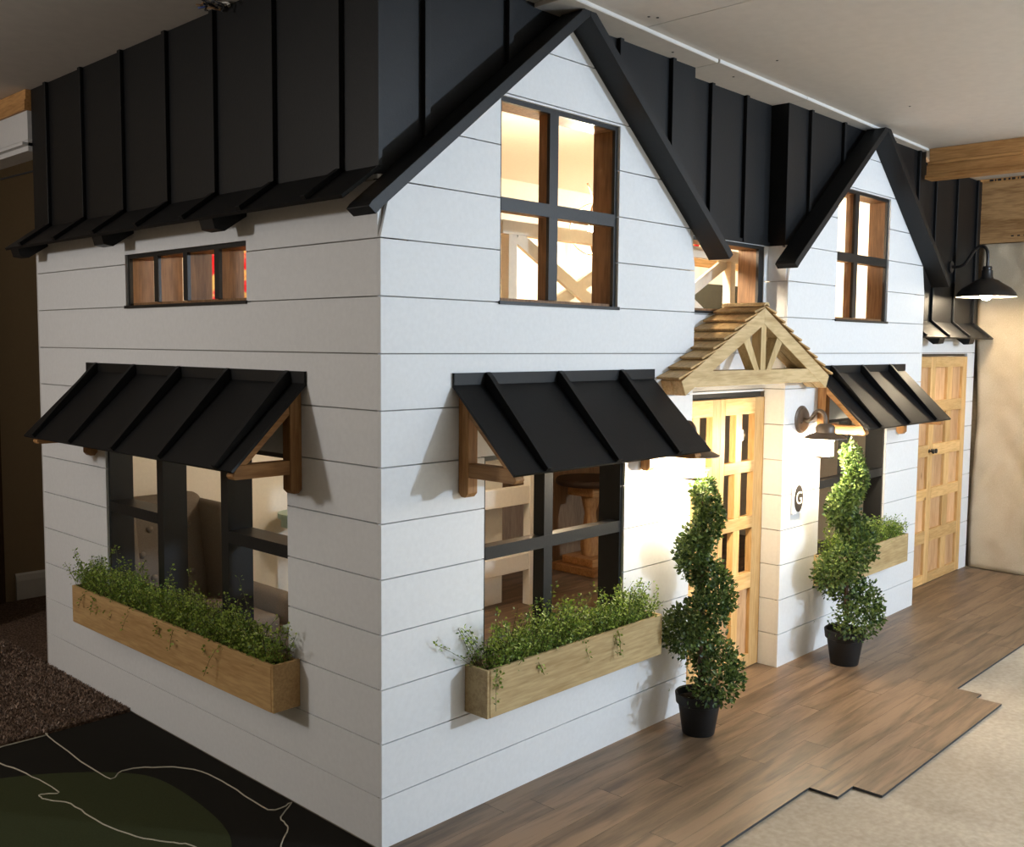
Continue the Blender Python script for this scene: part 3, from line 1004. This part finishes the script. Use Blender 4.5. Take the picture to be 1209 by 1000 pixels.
planter('long cedar window box below the side wall window', sfn, 0.375, 1.735, 'boxY', 'boxY')
planter('cedar window box on the front wall at the left of the near topiary', ffn, 0.308, 1.165, 'boxX', 'boxX')
planter('cedar window box partly hidden behind the far topiary', ffn, 2.468, 3.295, 'boxX', 'boxX')
greenery('small-leaved green plants filling the long side wall window box', sfn, 0.39, 1.74, 11, 1.1, 0.15)
greenery('bright green leafy plants filling the window box beside the near topiary', ffn, 0.325, 1.15, 23, 1.1, 0.165)
greenery('green leafy plants in the window box behind the far topiary', ffn, 2.485, 3.28, 31, 0.8, 0.15, False)

# ------------------------------------------------------------------ porch canopy
PC = 1.8125
PT = thing('porch_canopy', 'cedar-shingled gable porch canopy on pine trusses over the front door', 'canopy', (PC, -0.05, 1.2))
EX, EZ, AZ = 0.5695, 1.250, 1.528
SL = (AZ - EZ) / EX
pl = math.hypot(EX, AZ - EZ)
pc, ps = EX / pl, (AZ - EZ) / pl
rs_ = random.Random(5)
NR = 8
ex = pl / NR
for side in (-1, 1):
    for k in range(NR):
        s0 = pl - (k + 1) * ex       # distance from the apex to the upper end of the exposed part; k=0 is the eave course
        s1 = s0 + ex
        x_mid = PC + side * (s0 + s1) / 2 * pc
        inner = x_mid > 1.475 and x_mid < 2.15
        xlim = 0.088 if inner else -0.002
        ys = [-0.098]
        if inner:
            ys += [-0.098 + (0.186) * rs_.uniform(0.38, 0.62)]
        ys.append(xlim)
        for ya, yb in zip(ys, ys[1:]):
            lift0, lift1 = 0.002, 0.0135
            up0 = max(s0 - 0.018, 0.0)
            if not inner and side * (PC + side * up0 * pc - PC) < 0.33 * 0:
                pass
            a = (up0, lift0); b = (s1 + 0.004, lift1)
            th = 0.009
            def P(s, l, yy):
                return (PC + side * (s * pc + l * ps), yy, AZ - s * ps + l * pc)
            # keep wing-side courses clear of the wing walls
            q = [P(a[0], a[1], ya + 0.0008), P(b[0], b[1], ya + 0.0008), P(b[0], b[1], yb - 0.0008), P(a[0], a[1], yb - 0.0008),
                 P(a[0], a[1] + th * 0.4, ya + 0.0008), P(b[0], b[1] + th, ya + 0.0008), P(b[0], b[1] + th, yb - 0.0008), P(a[0], a[1] + th * 0.4, yb - 0.0008)]
            MB().quadbox(q).build('shingle', 'shingle', PT, 0.0008)
MB().prism([(PC - 0.022, AZ + 0.004), (PC - 0.014, AZ + 0.018), (PC + 0.014, AZ + 0.018), (PC + 0.022, AZ + 0.004), (PC, AZ + 0.012)], FRONT(0), -0.1, 0.088).build('ridge_cap', 'porchX', PT)


def truss(y0, y1, full=True):
    t = 0.058
    top = lambda s: (s * pc, AZ - s * ps)
    for sd in (-1, 1):
        tz = t / pc
        xt = EX - 0.012
        poly = [(0.0, AZ - 0.001), (xt, AZ - SL * xt - 0.001), (xt - 0.026, AZ - SL * xt - 0.052), (xt - 0.05, AZ - SL * (xt - 0.05) - tz), (0.0, AZ - tz)]
        MB().prism([(PC + sd * u, w) for u, w in poly], FRONT(0), y0, y1).build('rafter', 'porchX', PT, 0.001)
    zc0, zc1 = 1.232, 1.288
    xb = (AZ - t / pc - zc0) / SL
    xt = (AZ - t / pc - zc1) / SL
    MB().prism([(PC - xb, zc0), (PC + xb, zc0), (PC + xt, zc1), (PC - xt, zc1)], FRONT(0), y0 + 0.001, y1 - 0.001).build('tie_beam', 'porchX', PT, 0.001)
    if full:
        zt = lambda x: AZ - t / pc - SL * abs(x)
        w = 0.019
        MB().prism([(PC - w, zc1), (PC + w, zc1), (PC + w, zt(w)), (PC, zt(0)), (PC - w, zt(w))], FRONT(0), y0 + 0.002, y1 - 0.002).build('king_post', 'porchZ', PT, 0.001)
        for sd in (-1, 1):
            a, b = 0.028, 0.066
            c, d = 0.105, 0.146
            MB().prism([(PC + sd * a, zc1), (PC + sd * b, zc1), (PC + sd * d, zt(d)), (PC + sd * c, zt(c))], FRONT(0), y0 + 0.002, y1 - 0.002).build('strut', 'porchZ', PT, 0.001)


truss(-0.092, -0.048)
truss(-0.045, -0.003, False)


# ------------------------------------------------------------------ lamps
def arc(c, r, a0, a1, n, plane):
    out = []
    for k in range(n + 1):
        a = math.radians(a0 + (a1 - a0) * k / n)
        u, w = c[0] + r * math.cos(a), c[1] + r * math.sin(a)
        out.append(plane(u, w))
    return out


def sconce(x, label):
    zc = 1.066
    T = thing('wall_sconce', label, 'lamp', (x, 0, zc), 'bronze porch sconces')
    MB().lathe([(0, 0.0005), (0.060, 0.0005), (0.060, 0.005), (0.052, 0.010), (0.050, 0.014), (0.0, 0.016)], (x, 0, zc), 28, 'Y').build('back_plate', 'bronze', T)
    yl = -0.112
    P = lambda o, z: (x, -o, z)
    pts = smooth_path([P(0.012, zc + 0.003), P(0.03, zc - 0.002), P(0.048, zc + 0.008), P(0.062, zc + 0.03), P(0.080, zc + 0.042), P(0.098, zc + 0.036), P(0.110, zc + 0.016), P(0.112, zc - 0.012)], 5)
    MB().tube(pts, 0.0085, 10).build('arm', 'bronze', T)
    zs = 1.004
    MB().lathe([(0.0, 0.052), (0.022, 0.050), (0.034, 0.044), (0.040, 0.036), (0.040, 0.014), (0.046, 0.010), (0.064, 0.004), (0.088, -0.008), (0.089, -0.011), (0.062, -0.002), (0.040, 0.004), (0.0, 0.004)],
               (x, yl, zs), 32).build('shade', 'bronze', T)
    MB().lathe([(0.037, 0.0), (0.037, -0.088), (0.034, -0.094), (0.0, -0.094), (0.0, -0.092), (0.033, -0.092), (0.0345, -0.087), (0.0345, 0.0)], (x, yl, zs), 24).build('glass_jar', 'glass', T)
    MB().lathe([(0.0385, -0.084), (0.0395, -0.086), (0.0395, -0.092), (0.037, -0.094)], (x, yl, zs), 24).build('jar_ring', 'bronze', T)
    MB().lathe([(0.0, -0.082), (0.012, -0.078), (0.021, -0.066), (0.023, -0.054), (0.018, -0.036), (0.012, -0.022), (0.012, 0.0)], (x, yl, zs), 16).build('bulb', 'bulb', T)
    for s in (-1, 1):
        MB().lathe([(0.0, 0.016), (0.004, 0.016), (0.004, 0.024), (0.0, 0.026)], (x + s * 0.03, 0, zc - 0.012), 8, 'Y').build('cap_nut', 'bronze', T)
    return T


sconce(1.315, 'bronze lantern sconce mostly hidden behind the left front awning')
sconce(2.310, 'bronze lantern sconce glowing above the oval plaque')

BL = thing('barn_lamp', 'black gooseneck barn lamp shining above the far double doors', 'lamp', (4.335, DR, 1.85))
bx_, by_, bz_ = 4.335, -0.070, 1.672
MB().lathe([(0, 0.0005), (0.035, 0.0005), (0.035, 0.008), (0.0, 0.012)], (bx_, DR - 0.0065, 1.848), 20, 'Y').build('wall_plate', 'lampblack', BL)
P = lambda o, z: (bx_, DR - o, z)
pts = smooth_path([P(0.010, 1.848), P(0.05, 1.846), P(0.085, 1.862), P(0.115, 1.905), P(0.145, 1.945), P(0.178, 1.957), P(0.203, 1.935), P(0.21, 1.895), P(0.21, 1.84)], 5)
MB().tube(pts, 0.009, 10).build('gooseneck', 'lampblack', BL)
MB().lathe([(0.0, 0.172), (0.022, 0.170), (0.026, 0.160), (0.024, 0.150), (0.029, 0.146), (0.031, 0.110), (0.036, 0.100), (0.062, 0.090), (0.080, 0.076), (0.128, 0.046), (0.152, 0.020), (0.160, 0.0), (0.161, -0.003), (0.158, -0.003)],
           (bx_, by_, bz_), 36).build('shade', 'lampblack', BL)
MB().lathe([(0.158, -0.003), (0.148, 0.018), (0.124, 0.042), (0.078, 0.07), (0.055, 0.085), (0.02, 0.092), (0.0, 0.092)], (bx_, by_, bz_), 36).build('shade_lining', 'lampwhite', BL, recalc=False)
MB().lathe([(0.0, -0.022), (0.018, -0.018), (0.030, -0.004), (0.033, 0.012), (0.026, 0.034), (0.014, 0.055), (0.014, 0.09)], (bx_, by_, bz_), 18).build('bulb', 'barnbulb', BL)

# plaque
PQ = thing('oval_plaque', 'white plaque with a black oval and the letter G beside the front door', 'plaque', (2.285, 0, 0.665))
box(2.242, 2.328, -0.012, -0.0004, 0.662, 0.792).build('plaque_board', 'white', PQ, 0.0015)
MB().prism([(2.285 + 0.036 * math.cos(a * math.pi / 18), 0.727 + 0.058 * math.sin(a * math.pi / 18)) for a in range(36)], FRONT(0), -0.0150, -0.0122).build('oval_face', 'iron', PQ)
tx = bpy.data.curves.new('letter', 'FONT')
tx.body = 'G'
tx.size = 0.078
tx.extrude = 0.0006
tx.align_x = 'CENTER'
tx.align_y = 'CENTER'
tx.materials.append(M['lampwhite'])
tob = bpy.data.objects.new('letter_curve', tx)
to = bpy.data.objects.new('letter', bpy.data.meshes.new_from_object(tob))
bpy.data.objects.remove(tob)
COL.objects.link(to)
to.parent = PQ
to.location = Vector((2.285, -0.0158, 0.727)) - ORG[PQ]
to.rotation_euler = (math.pi / 2, 0, 0)


# ------------------------------------------------------------------ topiaries
def topiary_meshes():
    r = random.Random(41)
    lv = MB()
    H0, H1 = 0.150, 0.945
    n = 9500
    for k in range(n):
        f = r.random() ** 0.80
        z = H1 - 0.02 - f * (H1 - H0 - 0.05)
        g = (H1 - z) / (H1 - H0)
        th = 2 * math.pi * (0.80 - z) / 0.285 + r.gauss(0, 0.20)
        off = 0.004 + 0.072 * min(1, g * 1.2) ** 0.9
        tr = 0.028 + 0.050 * min(1, g * 1.3) ** 0.7
        c = Vector((off * math.cos(th), -off * math.sin(th), z))
        d = Vector((r.gauss(0, 1), r.gauss(0, 1), r.gauss(0, 0.8))).normalized()
        rad = tr * (0.45 + 0.62 * r.random() ** 0.45)
        p = c + d * rad
        p.z = max(p.z, 0.135)
        dd = (d + Vector((r.gauss(0, .6), r.gauss(0, .6), r.gauss(0.2, .6)))).normalized()
        ln = r.uniform(0.013, 0.021)
        leaf_quad(lv, p, dd, (d + Vector((r.gauss(0, .7), r.gauss(0, .7), r.gauss(.3, .7)))).normalized(), ln, ln * 0.68)
    return lv


def topiary(label, x, y, rot, scale):
    T = thing('spiral_topiary', label, 'topiary', (0, 0, 0), 'spiral topiaries by the door')
    MB().lathe([(0.0, 0.0), (0.056, 0.0), (0.058, 0.003), (0.074, 0.108), (0.082, 0.112), (0.086, 0.146), (0.083, 0.149), (0.079, 0.145), (0.077, 0.12), (0.0, 0.12)], seg=36).build('pot', 'pot', T)
    MB().lathe([(0.0, 0.128), (0.05, 0.126), (0.0768, 0.1215)], seg=24).build('soil', 'soil', T)
    pts = [(0.004 * math.sin(k * 1.3), 0.004 * math.cos(k * 1.7), 0.12 + k * 0.08) for k in range(10)]
    MB().tube(pts, [0.011 - 0.0009 * k for k in range(10)], 8).build('trunk', 'bark', T)
    br = MB()
    for k in range(14):
        z = 0.2 + k * 0.05
        g = (0.945 - z) / 0.795
        th = 2 * math.pi * (0.80 - z) / 0.285
        off = 0.07 * g ** 0.8
        br.tube([(0, 0, z - 0.03), (off * .5 * math.cos(th), -off * .5 * math.sin(th), z - 0.01), (off * math.cos(th), -off * math.sin(th), z)], 0.003, 5)
    br.build('branches', 'bark', T)
    tag(topiary_meshes().build('leaves', 'box', T, recalc=False), kind='stuff')
    T.location = (x, y, 0.0086)
    T.rotation_euler = (0, 0, rot)
    T.scale = (scale,) * 3
    return T


ra = math.atan2(-0.846, 0.533)
topiary('spiral boxwood topiary in a black pot left of the front door, nearest the camera', 1.312, -0.155, ra, 0.985)
topiary('spiral boxwood topiary in a black pot right of the front door, below the glowing sconce', 2.425, -0.178, math.atan2(-0.91, 0.415) - 0.25, 1.02)

# ------------------------------------------------------------------ inside the playhouse
CH = thing('chandelier', 'ring chandelier with a bare lit bulb inside the left upper window', 'chandelier', (1.50, 0.50, 1.80))
cx, cy, cz = 1.50, 0.50, 1.84
MB().tube([(cx, cy, 2.34), (cx, cy, cz + 0.06)], 0.005, 8).build('rod', 'iron', CH)
for k in range(4):
    a = k * math.pi / 2 + 0.5
    ax = Vector((math.cos(a), math.sin(a), 0))
    pts = [Vector((cx, cy, cz)) + ax * (0.0 + 0.10 * math.sin(t)) + Vector((0, 0, 0.10 * math.cos(t))) for t in [i * math.pi / 14 for i in range(15)]]
    MB().tube(pts, 0.004, 7).build('hoop', 'copper', CH)
MB().tube([(cx - 0.11, cy - 0.05, cz + 0.16), (cx - 0.06, cy - 0.03, cz + 0.13), (cx, cy, cz + 0.12), (cx + 0.06, cy + 0.03, cz + 0.13), (cx + 0.11, cy + 0.05, cz + 0.17)], 0.004, 7).build('hook_arm', 'copper', CH)
MB().lathe([(0, -0.035), (0.018, -0.028), (0.027, -0.010), (0.027, 0.006), (0.014, 0.034), (0.012, 0.06), (0.0, 0.062)], (cx, cy, cz), 18).build('bulb', 'bulbhot', CH)

RL = thing('loft_railing', 'white loft railing with crossed braces seen through the upper windows', 'railing', (1.5, 0.30, 1.36))
box(0.75, 2.30, 0.285, 0.325, 1.745, 1.79).build('top_rail', 'curtain', RL)
box(0.75, 2.30, 0.285, 0.325, 1.361, 1.40).build('bottom_rail', 'curtain', RL)
for px in (0.80, 1.50, 2.20):
    box(px - 0.02, px + 0.02, 0.286, 0.324, 1.4005, 1.7445).build('post', 'curtain', RL)
for c0 in (1.15, 1.85):
    for sg in (-1, 1):
        MB().bar((c0 - 0.325, 0.305 + sg * 0.009, 1.575 - sg * 0.165), (c0 + 0.325, 0.305 + sg * 0.009, 1.575 + sg * 0.165), 0.016, 0.045).build('cross_brace', 'curtain', RL)


def drape(x0, x1, y, z0, z1, label, mat, cat, name, amp=0.012):
    m = MB()
    n = 48
    for z in (z0, (z0 + z1) / 2, z1):
        for i in range(n + 1):
            u = i / n
            m.v.append((x0 + (x1 - x0) * u, y + amp * math.sin(u * 34) * (1 if z < z1 else 0.5), z))
    for j in range(2):
        for i in range(n):
            a = j * (n + 1) + i
            m.f.append((a, a + 1, a + n + 2, a + n + 1))
    m.smooth = True
    o = m.build(name, mat, recalc=False)
    md = o.modifiers.new('thickness', 'SOLIDIFY')
    md.thickness = 0.003
    return tag(o, label, cat)


drape(1.42, 1.95, 1.0, 1.37, 1.86, 'cream curtain hanging behind the left upper window', 'curtain', 'curtain', 'loft_curtain')
drape(0.30, 0.85, 1.50, 1.40, 1.95, 'red printed fabric glimpsed through the slit window', 'red', 'fabric', 'red_banner', 0.006)
ob = box(2.9, 4.65, 1.6, 1.62, 1.361, 1.79).build('olive_screen', 'olive')
tag(ob, 'dark olive screen standing on the loft behind the porch window', 'screen')
yb = box(1.9, 3.2, 0.62, 0.66, 1.76, 1.815).build('loft_crossbeam', 'pineX')
tag(yb, 'yellow pine crossbeam behind the small porch window', 'beam')
rp = MB().lathe([(0.0, 0.0), (0.05, 0.004), (0.07, 0.05), (0.05, 0.10), (0.0, 0.11)], (2.36, 0.64, 1.8155), 16).build('red_cushion', 'red')
tag(rp, 'red rounded toy on the crossbeam behind the porch window', 'toy')
for nm, px_, lab in (('loft_ladder', 3.42, 'pine ladder posts seen in the right upper window'),):
    LD = thing(nm, lab, 'ladder', (px_, 0.62, 1.36))
    box(px_ - 0.20, px_ + 0.24, 0.60, 0.64, 1.69, 1.74).build('rung', 'pineX', LD)
    box(px_ - 0.02, px_ + 0.02, 0.601, 0.639, 1.361, 1.6895).build('post', 'pineZ', LD)
    box(px_ - 0.20, px_ + 0.24, 0.60, 0.64, 1.85, 1.89).build('rung', 'pineX', LD)
    box(px_ + 0.20, px_ + 0.24, 0.6401, 0.66, 1.361, 1.95).build('post', 'pineZ', LD)
    box(px_ - 0.20, px_ - 0.16, 0.6401, 0.66, 1.361, 1.95).build('post', 'pineZ', LD)

# cream play fireplace / shelf
SH = thing('cream_shelf_unit', 'cream painted open shelf unit inside the middle ground window', 'shelf', (2.0, 1.5, 0.009))
box(2.165, 2.232, 1.44, 1.49, 0.0092, 0.86).build('post', 'cream', SH, 0.002)
box(1.60, 1.655, 1.44, 1.49, 0.0092, 0.86).build('post', 'cream', SH, 0.002)
box(1.655, 2.165, 1.445, 1.485, 0.20, 0.288).build('rail', 'cream', SH, 0.002)
box(1.655, 2.165, 1.445, 1.485, 0.55, 0.645).build('rail', 'cream', SH, 0.002)
box(1.60, 2.10, 1.58, 1.60, 0.0092, 0.86).build('back_panel', 'cream', SH)
box(1.58, 2.25, 1.42, 1.62, 0.8605, 0.89).build('top', 'cream', SH, 0.002)
box(1.66, 2.16, 1.486, 1.579, 0.55, 0.57).build('shelf_board', 'cream', SH)

TB = thing('pedestal_table', 'dark round pedestal table in the shadows inside the middle ground window', 'table', (3.05, 1.75, 0.009))
MB().lathe([(0.0, 0.535), (0.205, 0.535), (0.215, 0.548), (0.215, 0.562), (0.205, 0.575), (0.0, 0.575)], (3.05, 1.75, 0), 32).build('table_top', 'dark', TB)
box(2.95, 3.15, 1.65, 1.85, 0.47, 0.5345).build('apron', 'cedarX', TB, 0.003)
MB().lathe([(0.06, 0.4695), (0.05, 0.42), (0.035, 0.36), (0.05, 0.24), (0.06, 0.16), (0.05, 0.1005)], (3.05, 1.75, 0), 20).build('pedestal', 'cedarZ', TB)
box(2.93, 3.17, 1.63, 1.87, 0.055, 0.10).build('base_step', 'cedarX', TB, 0.003)
box(2.88, 3.22, 1.58, 1.92, 0.0092, 0.0545).build('base_step', 'cedarX', TB, 0.003)


# wingback chair
def rounded(m, bev=0.03):
    return m


AC = thing('wingback_chair', 'beige tufted wingback armchair inside the side wall window', 'armchair', (0.36, 1.65, 0.009))


def soft(name, x0, x1, y0, y1, z0, z1, bev, taper=None):
    me = bpy.data.meshes.new(name)
    bm = bmesh.new()
    bmesh.ops.create_cube(bm, size=1)
    for v in bm.verts:
        v.co = Vector(((x0 + x1) / 2 + v.co.x * (x1 - x0), (y0 + y1) / 2 + v.co.y * (y1 - y0), (z0 + z1) / 2 + v.co.z * (z1 - z0)))
        if taper:
            v.co = taper(v.co)
    bmesh.ops.bevel(bm, geom=list(bm.edges), offset=bev, segments=4, profile=0.5, affect='EDGES', clamp_overlap=True)
    bm.to_mesh(me)
    bm.free()
    for v in me.vertices:
        v.co -= ORG[AC]
    for p in me.polygons:
        p.use_smooth = True
    me.materials.append(M['linen'])
    o = bpy.data.objects.new(name, me)
    COL.objects.link(o)
    o.parent = AC
    ORG[o] = ORG[AC]
    return o


soft('seat', 0.14, 0.58, 1.38, 1.84, 0.12, 0.235, 0.03)
soft('seat_cushion', 0.17, 0.55, 1.30, 1.78, 0.236, 0.30, 0.025)
bk_ = soft('backrest', 0.125, 0.545, 1.80, 1.90, 0.24, 0.73, 0.04, lambda c: Vector((c.x, c.y + (c.z - 0.24) * 0.18, c.z)))
for xm, xa in ((0.135, 0.15), (0.540, 0.595)):
    soft('wing', xm - 0.022, xm + 0.022, 1.66, 1.92, 0.28, 0.70, 0.02, lambda c: Vector((c.x, c.y + (c.z - 0.4) * 0.16, c.z)))
    soft('arm', xa - 0.042, xa + 0.042, 1.32, 1.78, 0.236, 0.375, 0.04)
    for ly in (1.42, 1.80):
        MB().lathe([(0.012, 0.0092), (0.02, 0.119)], (0.2 if xm < 0.3 else 0.52, ly, 0), 12).build('leg', 'dark', AC)
for r_ in range(3):
    for c_ in range(4 - (r_ % 2)):
        u = 0.20 + 0.085 * c_ + (0.042 if r_ % 2 else 0)
        z = 0.40 + 0.10 * r_
        yy = 1.80 + (z - 0.24) * 0.18
        MB().lathe([(0.0, 0.010), (0.010, 0.007), (0.016, 0.0), (0.014, -0.004)], (u, yy - 0.002, z), 12, 'Y').build('tuft_button', 'linen', bk_)

SD = thing('teal_side_table', 'pale teal round stand behind the armchair in the side window', 'table', (1.06, 1.88, 0.009))
MB().lathe([(0.0, 0.55), (0.10, 0.55), (0.10, 0.575), (0.0, 0.577)], (1.06, 1.92, 0), 24).build('table_top', 'teal', SD)
MB().lathe([(0.085, 0.5495), (0.085, 0.51), (0.0, 0.505)], (1.06, 1.92, 0), 24).build('rim', 'teal', SD)
MB().lathe([(0.02, 0.504), (0.032, 0.47), (0.02, 0.44), (0.026, 0.25), (0.02, 0.05), (0.08, 0.03), (0.085, 0.0092)], (1.06, 1.92, 0), 20).build('pedestal', 'teal', SD)
